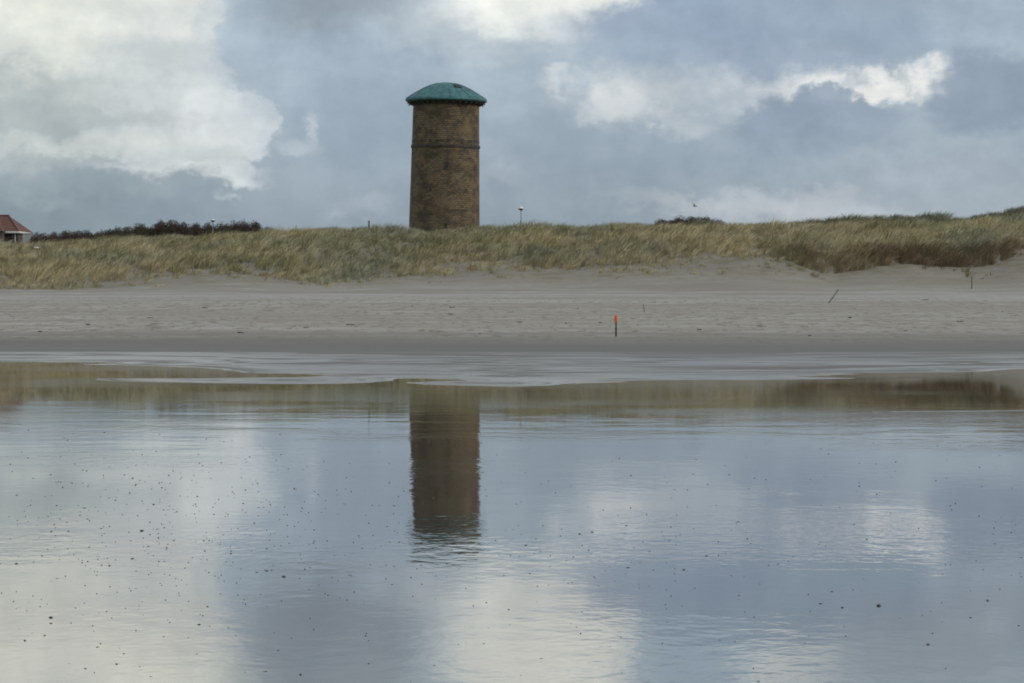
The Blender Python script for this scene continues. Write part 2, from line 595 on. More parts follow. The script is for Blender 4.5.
def sand_mat(n, b):
    g = n.new('ShaderNodeNewGeometry')
    Pp = n.mapping(g.outputs['Position'], scale=(1, 1 / K, 1))
    s = n.new('ShaderNodeSeparateXYZ')
    n.put(s.inputs[0], Pp)
    z, y, x = s.outputs[2], s.outputs[1], s.outputs[0]
    band = n.noise(n.mapping(Pp, scale=(.035, .35, .35)), 1.0, 5, .6)
    blot = n.noise(n.mapping(Pp, scale=(.35, .8, .8)), 1.0, 5, .65)
    grain = n.noise(Pp, 9.0, 4, .7)
    foot = n.noise(n.mapping(Pp, scale=(.9, 1.5, 1.5)), 1.6, 3, .55)
    # wet from below 5 cm, damp up to about 35 cm above the water
    zn = n.math('ADD', z, n.math('MULTIPLY', n.math('SUBTRACT', band, .5), .20))
    zn2 = n.math('ADD', z, n.math('MULTIPLY', n.math('SUBTRACT', band, .5), .055))
    damp = n.ramp(zn, .55, .03)
    wet = n.ramp(zn2, .042, .004)
    dry_c = n.mix(n.ramp(band, .35, .65), (.30, .285, .255, 1), (.385, .375, .35, 1))
    dry_c = n.mix(n.ramp(blot, .35, .7, 0, .7), dry_c, (.26, .245, .21, 1))
    dune_c = n.mix(n.ramp(blot, .3, .7), (.185, .172, .145, 1), (.260, .244, .210, 1))
    up = n.ramp(n.math('ADD', y, n.math('MULTIPLY', n.math('SUBTRACT', blot, .5), 34.0)), 88, 122)
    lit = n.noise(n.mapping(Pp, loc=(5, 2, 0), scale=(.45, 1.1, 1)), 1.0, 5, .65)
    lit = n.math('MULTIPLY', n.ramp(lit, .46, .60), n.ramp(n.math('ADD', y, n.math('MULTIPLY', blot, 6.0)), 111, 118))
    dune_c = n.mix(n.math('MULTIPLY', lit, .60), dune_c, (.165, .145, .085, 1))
    c = n.mix(up, dry_c, dune_c)
    blown = n.math('MULTIPLY', n.ramp(y, 84, 98), n.ramp(n.math('ADD', y, n.math('MULTIPLY', n.math('SUBTRACT', blot, .5), 16.0)), 117, 100))
    c = n.mix(n.math('MULTIPLY', blown, n.ramp(band, .38, .58, .10, .55)), c, (.405, .402, .395, 1))
    # shadows in the footprints, painted into the sand colour as dark flecks
    foot_shade = n.math('MULTIPLY', n.ramp(n.noise(n.mapping(Pp, scale=(1.9, .85, 1)), 1.0, 3, .7), .53, .62), n.ramp(y, 46, 52))
    foot_shade = n.math('MULTIPLY', foot_shade, n.ramp(y, 104, 92))
    c = n.mix(n.math('MULTIPLY', n.math('MULTIPLY', foot_shade, n.ramp(band, .35, .6, .25, 1)), .62), c, (.13, .115, .09, 1))
    damp_c = n.mix(band, (.105, .099, .090, 1), (.140, .135, .127, 1))
    c = n.mix(damp, c, damp_c)
    c = n.mix(wet, c, (.10, .092, .08, 1))
    film = n.noise(n.mapping(Pp, loc=(3, 8, 0), scale=(.07, .06, 420)), 1.0, 3, .5)
    foamn = n.noise(n.mapping(Pp, scale=(.5, .8, 1)), 1.0, 4, .6)
    foam = n.math('MULTIPLY', n.ramp(z, .0014, .0003), n.ramp(foamn, .40, .56))
    foam = n.math('MULTIPLY', foam, n.ramp(y, 24, 26))
    c = n.mix(n.math('MULTIPLY', foam, .42), c, (.60, .60, .58, 1))
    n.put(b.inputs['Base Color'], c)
    wet = n.math('MULTIPLY', wet, n.ramp(film, .40, .58, .20, 1))
    r = n.math('SUBTRACT', .95, n.math('MULTIPLY', damp, .36))
    r = n.math('SUBTRACT', r, n.math('MULTIPLY', wet, n.ramp(band, .3, .7,   .26, .36)))
    n.put(b.inputs['Roughness'], r)
    b.inputs['IOR'].default_value = 1.4
    n.put(b.inputs['Specular IOR Level'], n.math('ADD', n.math('ADD', .12, n.math('MULTIPLY', damp, .18)), n.math('MULTIPLY', wet, .80)))
    bh = n.math('ADD', n.math('MULTIPLY', foot, .10), n.math('MULTIPLY', grain, .03))
    bh = n.math('MULTIPLY', bh, n.math('SUBTRACT', 1.0, n.math('MULTIPLY', damp, .93)))
    bp = n.new('ShaderNodeBump')
    bp.inputs['Strength'].default_value = 0.9
    bp.inputs['Distance'].default_value = 1.0
    n.put(bp.inputs['Height'], bh)
    n.put(b.inputs['Normal'], bp.outputs[0])


M_SAND = material('beach_sand', sand_mat)
tag(sheet('ground', GX, GY * K, GZ, M_SAND), kind='structure')


# ------------------------------------------------------------------ water: a film over the wet flat, and the sea behind
def water_mat(n, b):
    g = n.new('ShaderNodeNewGeometry')
    Pp = n.mapping(g.outputs['Position'], scale=(1, 1 / K, 1))
    s = n.new('ShaderNodeSeparateXYZ')
    n.put(s.inputs[0], Pp)
    y = s.outputs[1]
    patch = n.noise(n.mapping(Pp, scale=(.16, .30, 1)), 1.0, 3, .5)
    patch2 = n.noise(n.mapping(Pp, loc=(31, 7, 0), scale=(.5, 1.1, 1)), 1.0, 2, .5)
    far = n.math('MULTIPLY', n.ramp(y, 12.5, 15.5), n.ramp(y, 22, 18, .30, 1))
    near = n.ramp(y, 23, 16.5, .25, 1)
    calm = n.ramp(n.math('ADD', n.math('MULTIPLY', patch, .7), n.math('MULTIPLY', patch2, .3)), .44, .60)
    belt = n.math('MULTIPLY', n.ramp(y, 7.6, 8.2), n.ramp(y, 9.3, 8.7))
    rip1 = n.noise(n.mapping(Pp, rot=(0, 0, math.radians(6)), scale=(4.6, 7.0, 1)), 1.0, 2, .5)
    rip2 = n.noise(n.mapping(Pp, rot=(0, 0, math.radians(-14)), scale=(13.0, 19.0, 1)), 1.0, 2, .5)
    swell = n.noise(n.mapping(Pp, scale=(.55, 1.5, 1)), 1.0, 3, .5)
    h = n.math('MULTIPLY', rip1, n.math('ADD', n.math('ADD', .0006, n.math('MULTIPLY', calm, .0020)), n.math('MULTIPLY', belt, .0022)))
    h = n.math('ADD', h, n.math('MULTIPLY', rip2, n.math('ADD', n.math('ADD', .00026, n.math('MULTIPLY', calm, .00070)), n.math('MULTIPLY', belt, .0005))))
    h = n.math('ADD', h, n.math('MULTIPLY', n.math('MULTIPLY', swell, far), .0040))
    h = n.math('MULTIPLY', h, near)
    bp = n.new('ShaderNodeBump')
    bp.inputs['Strength'].default_value = 1.0
    bp.inputs['Distance'].default_value = 1.0
    n.put(bp.inputs['Height'], h)
    n.put(b.inputs['Normal'], bp.outputs[0])
    bed = n.noise(n.mapping(Pp, scale=(.5, 1.2, 1)), 1.0, 5, .6)
    n.put(b.inputs['Base Color'], n.mix(bed, (.040, .036, .030, 1), (.062, .056, .048, 1)))
    n.put(b.inputs['Roughness'], n.ramp(patch, .35, .65, .02, .05))
    b.inputs['Specular Tint'].default_value = (1, .965, .915, 1)
    b.inputs['IOR'].default_value = 1.333
    gl = n.new('ShaderNodeBsdfGlossy')
    gl.inputs['Color'].default_value = (.97, .98, 1, 1)
    n.put(gl.inputs['Roughness'], n.ramp(patch, .35, .65, .02, .05))
    n.put(gl.inputs['Normal'], bp.outputs[0])
    ms = n.new('ShaderNodeMixShader')
    ms.inputs[0].default_value = .02
    n.put(ms.inputs[1], b.outputs[0])
    n.put(ms.inputs[2], gl.outputs[0])
    out = [q for q in n.t.nodes if q.type == 'OUTPUT_MATERIAL'][0]
    n.put(out.inputs[0], ms.outputs[0])


M_WATER = material('shallow_water', water_mat)
WX, WY = np.meshgrid(np.array([-4000, -60, -20, 0, 20, 60, 4000.]), np.array([-3000, -60, -8, 0, 8, 16, 24, 32, 40, 43.5]))
wat = sheet('water', WX, WY * K, np.zeros_like(WX), M_WATER)
tag(wat, kind='structure')

# ------------------------------------------------------------------ dune grass (marram), uncountable
def grass_mesh():
    X = rng.uniform(-82, 82, 110000)
    Y = rng.uniform(110, 149, 110000)
    # the undercut fringe on the right is hung with extra old tufts
    fx = rng.uniform(775, 1015, 1500)
    fx = fx[fbm(fx * .045, fx * 0 + 3.3, 1, 2) > -.22]
    fy = dune_edge_Y(fx) + .35 * fbm(fx * .12, fx * 0 + 8.1, 2, 2) + rng.uniform(-.25, 1.5, len(fx))
    X = np.concatenate([X, (fx - 512) / F * fy])
    Y = np.concatenate([Y, fy])
    n_try = len(X)
    px = 512 + F * X / Y
    yg = dune_edge_Y(px)
    ragged = 2.8 * fbm(X * .22, Y * .4, 0, 3) + 1.8 * fbm(X * .9, Y * 1.2, 2, 2)
    wid = np.where(px > 780, 1.1, 3.6)
    dens = np.clip((Y - (yg + ragged * np.where(px > 780, .5, 1) - wid / 3)) / wid, 0, 1) ** 1.25
    dens = dens * np.where((Y > Y_RIDGE + 3), .6, 1)
    bare = fbm(X * .12 + 9, Y * .15 + 3, 1, 3)
    dens *= np.clip(1.25 + 2.4 * bare, .35, 1)
    # stray tufts on the sand apron
    stray = (rng.random(n_try) < .42 * np.clip((Y - yg + 5) / 5, 0, 1) * np.clip(.3 + 3 * fbm(X * .3, Y * .3, 0, 2), 0, 1))
    stray &= (px < 780) | (rng.random(n_try) < .25)
    keep = (rng.random(n_try) < dens * .62) | stray
    keep[110000:] = True
    X, Y = X[keep], Y[keep]
    px = px[keep]
    nt = len(X)
    Z = ground(X, Y)
    nb = 14
    # two kinds: big domed tussocks, and shorter filler between them
    big = rng.random(nt) < .22
    size = np.where(big, rng.uniform(.95, 1.5, nt), rng.uniform(.38, .75, nt)) * np.clip(.80 + .9 * (fbm(X * .3, Y * .3, 2, 2) + .2), .6, 1.25)
    size *= np.where(Y > 136, .85, 1.0) * np.where((Y < yg[keep] + .8) & (px < 775), .68, 1.0) * np.where(Y < yg[keep] - .8, rng.uniform(.3, .75, nt), 1)
    hue = fbm(X * .10 - .1 * Y, Y * .25, 0, 3) + .35 * fbm(X * .6, Y * 1.2, 1, 2)      # straw .. green
    rear = np.clip((Y - 132) / 4, 0, 1)
    straw = np.array([.460, .400, .245])
    olive = np.array([.270, .255, .140])
    grey = np.array([.315, .320, .230])
    gdark = np.array([.200, .215, .140])
    brown = np.array([.165, .108, .068])
    tcol = np.zeros((nt, 3))
    a = np.clip(.40 + 2.6 * hue + rng.normal(0, .18, nt), 0, 1)[:, None]
    tcol = straw * (1 - a) + olive * a
    tcol *= np.where(big, 1.18, .84)[:, None]
    g_ = np.clip(.25 + .45 * rear + 1.6 * fbm(X * .14 + 50, Y * .35, 2, 2) + rng.normal(0, .15, nt), 0, 1)[:, None]
    tcol = tcol * (1 - g_) + grey * g_
    gd = (rear * np.clip((px - 470) / 120, 0, 1) * .85)[:, None]
    tcol = tcol * (1 - gd) + gdark * gd
    # dead brown root mat along the undercut edge on the right
    ed = np.clip(1.25 - (Y - dune_edge_Y(px)) / 1.9 + 1.1 * fbm(X * .35, Y * .8, 0, 2), 0, 1) * np.clip((px - 770) / 60, 0, 1) * np.clip(.72 + 1.3 * fbm(X * .22 + 7, Y * .5, 2, 2), .2, 1)
    ed = (ed * .9 + .25 * np.clip(-.1 + 2 * fbm(X * .2 + 80, Y * .2, 1, 2), 0, 1))[:, None]
    ed = np.clip(ed, 0, .9)
    tcol = tcol * (1 - ed) + brown * ed
    # blades
    T = np.concatenate([np.repeat(np.arange(nt), 9), np.repeat(np.nonzero(big)[0], 34)])
    m = len(T)
    ang = rng.uniform(0, 2 * np.pi, m)
    spread = rng.uniform(.1, .75, m) * np.where(big[T], 1.25, 1)
    L = size[T] * rng.uniform(.6, 1.1, m)
    rad = rng.uniform(0, .22, m) * np.where(big[T], 1.9, 1.0)
    bx = X[T] + np.cos(ang) * rad
    by = Y[T] * K + np.sin(ang) * rad
    bz = Z[T] - .06
    dx = np.cos(ang) * spread + .42
    dy = np.sin(ang) * spread - .05
    wdt = rng.uniform(.012, .026, m)
    side = np.stack([-np.sin(ang + .6), np.cos(ang + .6) * .4], 1)
    sdx = np.where(np.abs(side[:, 0]) < .35, .35 * np.sign(side[:, 0] + 1e-6), side[:, 0])
    sdy = side[:, 1]
    fr = [0, .45, .8, 1.0]
    bend = [0, .30, .72, 1.12]
    rise = [0, .46, .74, .86]
    wf = [1, .9, .55, .05]
    V = np.zeros((m, 8, 3), np.float32)
    for i in range(4):
        cx = bx + dx * L * bend[i]
        cy = by + dy * L * bend[i]
        cz = bz + L * rise[i]
        for s_, j in ((-1, 0), (1, 1)):
            V[:, i * 2 + j, 0] = cx + s_ * sdx * wdt * wf[i]
            V[:, i * 2 + j, 1] = cy + s_ * sdy * wdt * wf[i]
            V[:, i * 2 + j, 2] = cz
    base = (np.arange(m) * 8)[:, None]
    Q = np.concatenate([base + np.array(q) for q in ((0, 1, 3, 2), (2, 3, 5, 4), (4, 5, 7, 6))], 1).reshape(-1, 4)
    me = bpy.data.meshes.new('dune_grass')
    me.vertices.add(m * 8)
    me.vertices.foreach_set('co', V.ravel())
    me.loops.add(Q.size)
    me.loops.foreach_set('vertex_index', Q.ravel().astype(np.int32))
    me.polygons.add(len(Q))
    me.polygons.foreach_set('loop_start', np.arange(0, Q.size, 4, dtype=np.int32))
    me.polygons.foreach_set('loop_total', np.full(len(Q), 4, np.int32))
    me.polygons.foreach_set('use_smooth', np.ones(len(Q), bool))
    at = me.attributes.new('blade_colour', 'FLOAT_COLOR', 'POINT')
    bc = tcol[T] * rng.uniform(.72, 1.25, m)[:, None]
    cc = np.ones((m, 8, 4), np.float32)
    cc[:, :, :3] = bc[:, None, :]
    at.data.foreach_set('color', cc.ravel())
    me.update()
    return me


def grass_mat(n, b):
    a = n.new('ShaderNodeAttribute', attribute_name='blade_colour')
    n.put(b.inputs['Base Color'], a.outputs['Color'])
    b.inputs['Roughness'].default_value = .75
    b.inputs['Specular IOR Level'].default_value = .25


M_GRASS = material('marram_grass', grass_mat)
go = link('dune_grass', grass_mesh(), M_GRASS)
tag(go, 'wind-combed straw and grey-green marram grass covering the dunes', 'grass', kind='stuff')

# ------------------------------------------------------------------ water tower
TY = 190.0
TS = TY / F           # metres per pixel at the tower


def tower():
    gx = (444.0 - 512) * TS
    base_z = gz(gx, TY) - .3
    R0, R1 = 35.3 * TS, 32.9 * TS
    top = ypx_to_z(102.6, TY) - base_z
    zpx = lambda y: ypx_to_z(y, TY) - base_z
    t = thing('water_tower', (gx, TY * K, base_z), 'tall round brown brick water tower with green copper roof behind the dune', 'water tower')
    lean = math.radians(0.9)
    t.rotation_euler = (0, lean, 0)
    rad = lambda z: R0 + (R1 - R0) * max(0, (z - zpx(228)) / (top - zpx(228)))

    def brick(n, b):
        tcx = n.new('ShaderNodeTexCoord').outputs['Object']
        s = n.new('ShaderNodeSeparateXYZ')
        n.put(s.inputs[0], tcx)
        an = n.math('ARCTAN2', s.outputs[1], s.outputs[0])
        cb = n.new('ShaderNodeCombineXYZ')
        n.put(cb.inputs[0], n.math('MULTIPLY', an, 5.0))
        n.put(cb.inputs[1], s.outputs[2])
        bt = n.new('ShaderNodeTexBrick')
        n.put(bt.inputs['Vector'], cb.outputs[0])
        bt.inputs['Scale'].default_value = 1.0
        bt.inputs['Brick Width'].default_value = .62
        bt.inputs['Row Height'].default_value = .30
        bt.inputs['Mortar Size'].default_value = .03
        bt.inputs['Color1'].default_value = (.220, .172, .105, 1)
        bt.inputs['Color2'].default_value = (.155, .125, .080, 1)
        bt.inputs['Mortar'].default_value = (.075, .065, .052, 1)
        big = n.noise(n.mapping(tcx, scale=(.5, .5, .8)), 1.0, 6, .7)
        mid = n.noise(n.mapping(tcx, scale=(1.3, 1.3, 2.6)), 1.0, 6, .7)
        c = n.mix(n.ramp(big, .42, .60, 0, .80), bt.outputs['Color'], (.065, .055, .042, 1))
        c = n.mix(n.ramp(mid, .50, .66, 0, .72), c, (.055, .047, .038, 1))
        c = n.mix(n.ramp(n.noise(n.mapping(tcx, loc=(9, 4, 2), scale=(.5, .5, .5)), 1.0, 4, .6), .52, .7, 0, .5), c, (.235, .150, .075, 1))
        n.put(b.inputs['Base Color'], c)
        b.inputs['Roughness'].default_value = .9
        b.inputs['Specular IOR Level'].default_value = .2
        bp = n.new('ShaderNodeBump')
        bp.inputs['Strength'].default_value = .7
        bp.inputs['Distance'].default_value = .08
        n.put(bp.inputs['Height'], n.math('ADD', n.math('MULTIPLY', bt.outputs['Fac'], -.4), mid))
        n.put(b.inputs['Normal'], bp.outputs[0])
    m_brick = material('tower_brick', brick)
    m_dark = plain('dark_brick', (.060, .050, .042), .9, .35, 2.0)
    m_open = plain('dark_opening', (.02, .02, .022), .5, .3, 4.0)

    def copper(n, b):
        tcx = n.new('ShaderNodeTexCoord').outputs['Object']
        a = n.noise(tcx, .9, 5, .65)
        st = n.noise(n.mapping(tcx, scale=(2.2, 2.2, .3)), 1.0, 4, .6)
        c = n.mix(n.ramp(a, .35, .68), (.030, .120, .135, 1), (.060, .200, .212, 1))
        c = n.mix(n.ramp(st, .5, .72, 0, .5), c, (.03, .095, .085, 1))
        n.put(b.inputs['Base Color'], c)
        b.inputs['Roughness'].default_value = .6
    m_cop = material('green_copper', copper)
    m_cop_d = plain('copper_underside', (.022, .060, .055), .6, .3, 1.0)

    bm = bmesh.new()
    pr = []
    for k in range(25):
        z = top * k / 24
        pr.append((rad(z), z))
    lathe(bm, pr, 96)
    obj('shaft', bm, m_brick, t, True)
    # projecting dark course, broken a little
    for yy, hh, pj in ((147.0, .24, .10),):
        bm = bmesh.new()
        z = zpx(yy)
        r = rad(z)
        lathe(bm, [(r - .2, z - hh), (r + pj, z - hh), (r + pj + .05, z), (r + pj, z + hh), (r - .2, z + hh)], 96)
        obj('string_course', bm, m_dark, t)
    # narrow band of darker relief bricks above it, in broken runs
    z = zpx(142.0)
    r = rad(z) + .03
    rr = random.Random(3)
    a = 0.0
    while a < 2 * math.pi - .2:
        span = rr.uniform(.08, .30)
        k = max(2, int(span / .05))
        h = rr.uniform(.12, .26)
        ring = lambda q, zz: [bm.verts.new((q * math.cos(a + span * i / k), q * math.sin(a + span * i / k), zz)) for i in range(k + 1)]
        bm = bmesh.new()
        uo, do, ui, di = ring(r, z + h), ring(r, z - h), ring(r * .985, z + h), ring(r * .985, z - h)
        for i in range(k):
            bm.faces.new((do[i], do[i + 1], uo[i + 1], uo[i]))
            bm.faces.new((uo[i], uo[i + 1], ui[i + 1], ui[i]))
            bm.faces.new((di[i], di[i + 1], do[i + 1], do[i]))
        bm.faces.new((do[0], uo[0], ui[0], di[0]))
        bm.faces.new((di[k], ui[k], uo[k], do[k]))
        obj('relief_panel', bm, m_dark, t)
        a += span + rr.uniform(.05, .30)
    # dark ring under the eaves, with corbels
    zt = top
    bm = bmesh.new()
    lathe(bm, [(R1 - .1, zt - .48), (R1 + .06, zt - .48), (R1 + .06, zt - .02), (R1 - .1, zt - .02)], 96)
    obj('eaves_ring', bm, m_dark, t)
    m_br = plain('corbel_stone', (.055, .048, .040), .85, .3, 3.0)
    cb0 = None
    for k in range(36):
        an = 2 * math.pi * k / 36 + .04
        if cb0 is None:
            bm = bmesh.new()
            vs = [(0, -.30), (.10, -.30), (.85, .0), (.85, .12), (0, .12)]
            A = [bm.verts.new((x, -.11, z)) for x, z in vs]
            B = [bm.verts.new((x, .11, z)) for x, z in vs]
            bm.faces.new(A)
            bm.faces.new(list(reversed(B)))
            for i in range(5):
                j = (i + 1) % 5
                bm.faces.new((A[j], A[i], B[i], B[j]))
            bmesh.ops.recalc_face_normals(bm, faces=bm.faces)
            cb0 = obj('corbel', bm, m_br, t)
            c = cb0
        else:
            c = cb0.copy()
            COL.objects.link(c)
            c.parent = t
        c.location = ((R1 + .05) * math.cos(an), (R1 + .05) * math.sin(an), zt - .25)
        c.rotation_euler = (0, 0, an)
    # roof: a bell-shaped copper cap with a wide thin brim
    zr = lambda y: zpx(y)
    prof = [(R1 - .3, zt - .10), (38.5 * TS, zt - .02), (40.4 * TS, zr(101.9)), (40.9 * TS, zr(100.9)), (40.6 * TS, zr(99.8)),
            (39.6 * TS, zr(98.8)), (36.8 * TS, zr(97.0)), (33.0 * TS, zr(94.6)), (29.0 * TS, zr(92.2)), (24.6 * TS, zr(89.6)),
            (20.2 * TS, zr(87.4)), (15.2 * TS, zr(85.3)), (10.0 * TS, zr(83.8)), (5.0 * TS, zr(82.8)), (0, zr(82.4))]
    bm = bmesh.new()
    lathe(bm, prof[2:], 72)
    roof = obj('roof', bm, m_cop, t, True)
    bm = bmesh.new()
    lathe(bm, [(R1 - .3, zt - .12), (39.0 * TS, zt - .02), (40.5 * TS, zr(102.0)), (40.0 * TS, zr(101.5)), (R1 - .3, zt + .12)], 72)
    obj('soffit', bm, m_cop_d, roof, True)
    # standing seams on the cap
    bm = bmesh.new()
    for k in range(24):
        an = 2 * math.pi * (k + .5) / 24
        pts = [(r_ * math.cos(an), r_ * math.sin(an), z_ + .02) for r_, z_ in prof[4:-2]]
        tube(bm, pts, [.045] * len(pts), 4)
    obj('roof_seam', bm, m_cop, roof)
    # hatch in the roof, towards the viewer and to the right
    an = math.atan2(-.84, .55)
    rh = 21.0 * TS
    bm = bmesh.new()
    box(bm, -.42, .42, -.50, .50, -.25, .12, .03)
    h = obj('roof_hatch', bm, m_open, roof)
    h.location = (rh * math.cos(an), rh * math.sin(an), zr(87.8) + .03)
    h.rotation_euler = (0, math.radians(30), an)
    # little lanterns hung under the brim at both sides
    m_wh = plain('white_glass', (.72, .72, .70), .3, .1)
    for an in (math.radians(188), math.radians(-6)):
        bm = bmesh.new()
        lathe(bm, [(.05, .30), (.05, .05), (.16, .02), (.20, -.14), (.12, -.28), (0, -.32)][::-1], 12)
        lm = obj('eaves_lamp', bm, m_wh, t, True)
        lm.location = ((R1 + .62) * math.cos(an), (R1 + .62) * math.sin(an), zt - .32)
    # slit windows
    def window(xpx, ypx, wpx, hpx, name='window'):
        z = zpx(ypx)
        r = rad(z)
        cxp = 444.2 + (228 - ypx) * .0165
        s_ = max(-.985, min(.985, (xpx - cxp) * TS / r))
        an = math.asin(s_) - math.pi / 2
        bm = bmesh.new()
        w2, h2 = wpx * TS / 2, hpx * TS / 2
        box(bm, -.30, .035, -w2, w2, -h2, h2)
        o = obj(name, bm, m_open, t)
        o.location = (r * math.cos(an), r * math.sin(an), z)
        o.rotation_euler = (0, 0, an)
        bm = bmesh.new()
        box(bm, -.1, .075, -w2 - .12, w2 + .12, -h2 - .16, -h2 - .01)
        sd = obj('sill', bm, m_dark, o)
        return o
    window(447.2, 166.5, 4.2, 6.4)
    window(475.6, 167.0, 1.6, 3.6)
    window(416.8, 166.0, 2.4, 3.6)
    window(449.0, 141.5, 1.6, 2.2)
    window(463.0, 142.0, 2.0, 3.0)
    window(431.0, 142.0, 2.0, 2.4)
    window(466.5, 190.0, 1.5, 2.4)
    window(431.5, 190.0, 1.5, 2.4)
    for xp in (414.0, 446.5):
        d = window(xp, 228.5, 2.2, 9.5, 'door')
    return t


tower()

# ------------------------------------------------------------------ house at the left edge
def house():
    Y0 = 196.0
    k = Y0 / F
    X = lambda p: (p - 512) * k
    zp = lambda y: ypx_to_z(y, Y0)
    base = min(gz(X(10), Y0), gz(X(-60), Y0)) - .2
    m_wall = plain('dark_brown_boards', (.075, .055, .048), .8, .3, 2.0)
    m_white = plain('white_paint', (.72, .71, .68), .6, .06)
    m_glass = plain('dark_window_glass', (.03, .035, .04), .08, .2)

    def tile(n, b):
        tcx = n.new('ShaderNodeTexCoord').outputs['Object']
        s = n.new('ShaderNodeSeparateXYZ')
        n.put(s.inputs[0], tcx)
        row = n.math('SINE', n.math('MULTIPLY', s.outputs[2], 34.0))
        a = n.noise(tcx, 1.6, 5, .7)
        c = n.mix(n.ramp(a, .35, .65), (.085, .032, .026, 1), (.140, .055, .036, 1))
        c = n.mix(n.ramp(row, .3, 1, 0, .45), c, (.06, .026, .022, 1))
        n.put(b.inputs['Base Color'], c)
        b.inputs['Roughness'].default_value = .75
    m_tile = material('red_roof_tiles', tile)
    x1 = X(20.5) - .35
    x0 = x1 - 15.0
    y0, y1 = Y0, Y0 + 5.4
    ze = zp(231.6)
    zr = zp(214.3)
    t = thing('house', ((x0 + x1) / 2, (y0 + y1) / 2, base), 'low dark house with red hipped roof at the left edge behind the dune', 'house')
    ox, oy = t.location.x, t.location.y
    t.location.y *= K
    t.scale = (1, K, 1)      # twice as deep as it is laid out
    bm = bmesh.new()
    box(bm, x0 - ox, x1 - ox, y0 - oy, y1 - oy, 0, ze - base)
    obj('wall', bm, m_wall, t)
    # hipped roof with an overhang
    ov = .35
    e = [(x0 - ov, y0 - ov), (x1 + ov, y0 - ov), (x1 + ov, y1 + ov), (x0 - ov, y1 + ov)]
    rx1 = X(9.0) * (Y0 + 2.7) / Y0
    rx0 = x0 + 2.4
    bm = bmesh.new()
    lo = [bm.verts.new((x - ox, y - oy, ze - base + .02)) for x, y in e]
    r0 = bm.verts.new((rx0 - ox, 0, zr - base))
    r1 = bm.verts.new((rx1 - ox, 0, zr - base))
    bm.faces.new((lo[0], lo[1], r1, r0))
    bm.faces.new((lo[1], lo[2], r1))
    bm.faces.new((lo[2], lo[3], r0, r1))
    bm.faces.new((lo[3], lo[0], r0))
    bm.faces.new(list(reversed(lo)))
    bmesh.ops.recalc_face_normals(bm, faces=bm.faces)
    rf = obj('roof', bm, m_tile, t)
    bm = bmesh.new()
    for a, b_ in ((lo_, e[(i + 1) % 4]) for i, lo_ in enumerate(e)):
        ax, bx_ = min(a[0], b_[0]) - ox, max(a[0], b_[0]) - ox
        ay, by_ = min(a[1], b_[1]) - oy, max(a[1], b_[1]) - oy
        if bx_ - ax > by_ - ay:
            s = -.06 if ay < 0 else .06
            box(bm, ax, bx_, min(ay, ay + s), max(ay, ay + s), ze - base - .24, ze - base + .03)
        else:
            s = -.06 if ax < 0 else .06
            box(bm, min(ax, ax + s), max(ax, ax + s), ay, by_, ze - base - .24, ze - base + .03)
    obj('gutter', bm, m_white, rf)
    # hip and ridge tiles
    bm = bmesh.new()
    tube(bm, [(x1 + ov - ox, y0 - ov - oy, ze - base + .06), (rx1 - ox, 0, zr - base + .06)], [.11, .11], 6)
    tube(bm, [(rx1 - ox, 0, zr - base + .05), (rx0 - ox, 0, zr - base + .05)], [.11, .11], 6)
    obj('ridge_tile', bm, plain('ridge_tiles', (.20, .10, .075), .7), rf)
    # white gable of a cross wing, its right slope just entering the picture
    gx, gw, gh = X(-7), 12.5 * k, 2.3
    yb = y0 - 1.4
    zb = ze - base + .02
    bm = bmesh.new()
    A = [bm.verts.new((gx + sx - ox, yb - oy, zb + sz)) for sx, sz in ((-gw, 0), (gw, 0), (0, gh))]
    B = [bm.verts.new((gx + sx - ox, yb - oy + .2, zb + sz)) for sx, sz in ((-gw, 0), (gw, 0), (0, gh))]
    bm.faces.new(A)
    bm.faces.new(list(reversed(B)))
    for i in range(3):
        j = (i + 1) % 3
        bm.faces.new((A[j], A[i], B[i], B[j]))
    bmesh.ops.recalc_face_normals(bm, faces=bm.faces)
    obj('gable', bm, m_white, t)
    bm = bmesh.new()
    for s in (-1, 1):
        p = [(gx + s * (gw + .25), zb - .10), (gx, zb + gh + .16), (gx, zb + gh + .03), (gx + s * (gw + .05), zb - .10)]
        A = [bm.verts.new((x - ox, yb - oy - .15, z)) for x, z in p]
        B = [bm.verts.new((x - ox, -.6, z)) for x, z in p]
        bm.faces.new(A)
        bm.faces.new(list(reversed(B)))
        for i in range(4):
            j = (i + 1) % 4
            bm.faces.new((A[j], A[i], B[i], B[j]))
    bmesh.ops.recalc_face_normals(bm, faces=bm.faces)
    obj('gable_roof', bm, m_tile, t)
    bm = bmesh.new()
    box(bm, gx - gw - ox, gx + gw - ox, yb - oy + .02, y0 - oy - .003, 0, zb - .02)
    obj('wing_wall', bm, m_wall, t)
    # windows, in white frames, and a corner post
    for p0, p1 in ((6.5, 9.5), (11.5, 14.5)):
        bm = bmesh.new()
        box(bm, X(p0) - ox, X(p1) - ox, y0 - oy - .06, y0 - oy + .1, zp(237.2) - base, zp(234.2) - base)
        f = obj('window', bm, m_wall, t)
        bm = bmesh.new()
        box(bm, X(p0) + .1 - ox, X(p1) - .1 - ox, y0 - oy - .075, y0 - oy, zp(236.9) - base, zp(234.6) - base)
        obj('pane', bm, m_glass, f)
    bm = bmesh.new()
    box(bm, X(15.2) - ox, X(16.0) - ox, y0 - oy - .12, y0 - oy - .064, 0, ze - base - .22)
    obj('downpipe', bm, m_white, t)
    bm = bmesh.new()
    box(bm, X(5) - ox, X(15.1) - ox, y0 - oy - .09, y0 - oy - .012, zp(237.9) - base, zp(237.3) - base)
    obj('sill_board', bm, plain('grey_board', (.20, .17, .16), .8), t)
    # pale box of a shed at the corner
    Ys = 193.5
    ks = Ys / F
    xa, xb = (22.8 - 512) * ks, (32.8 - 512) * ks
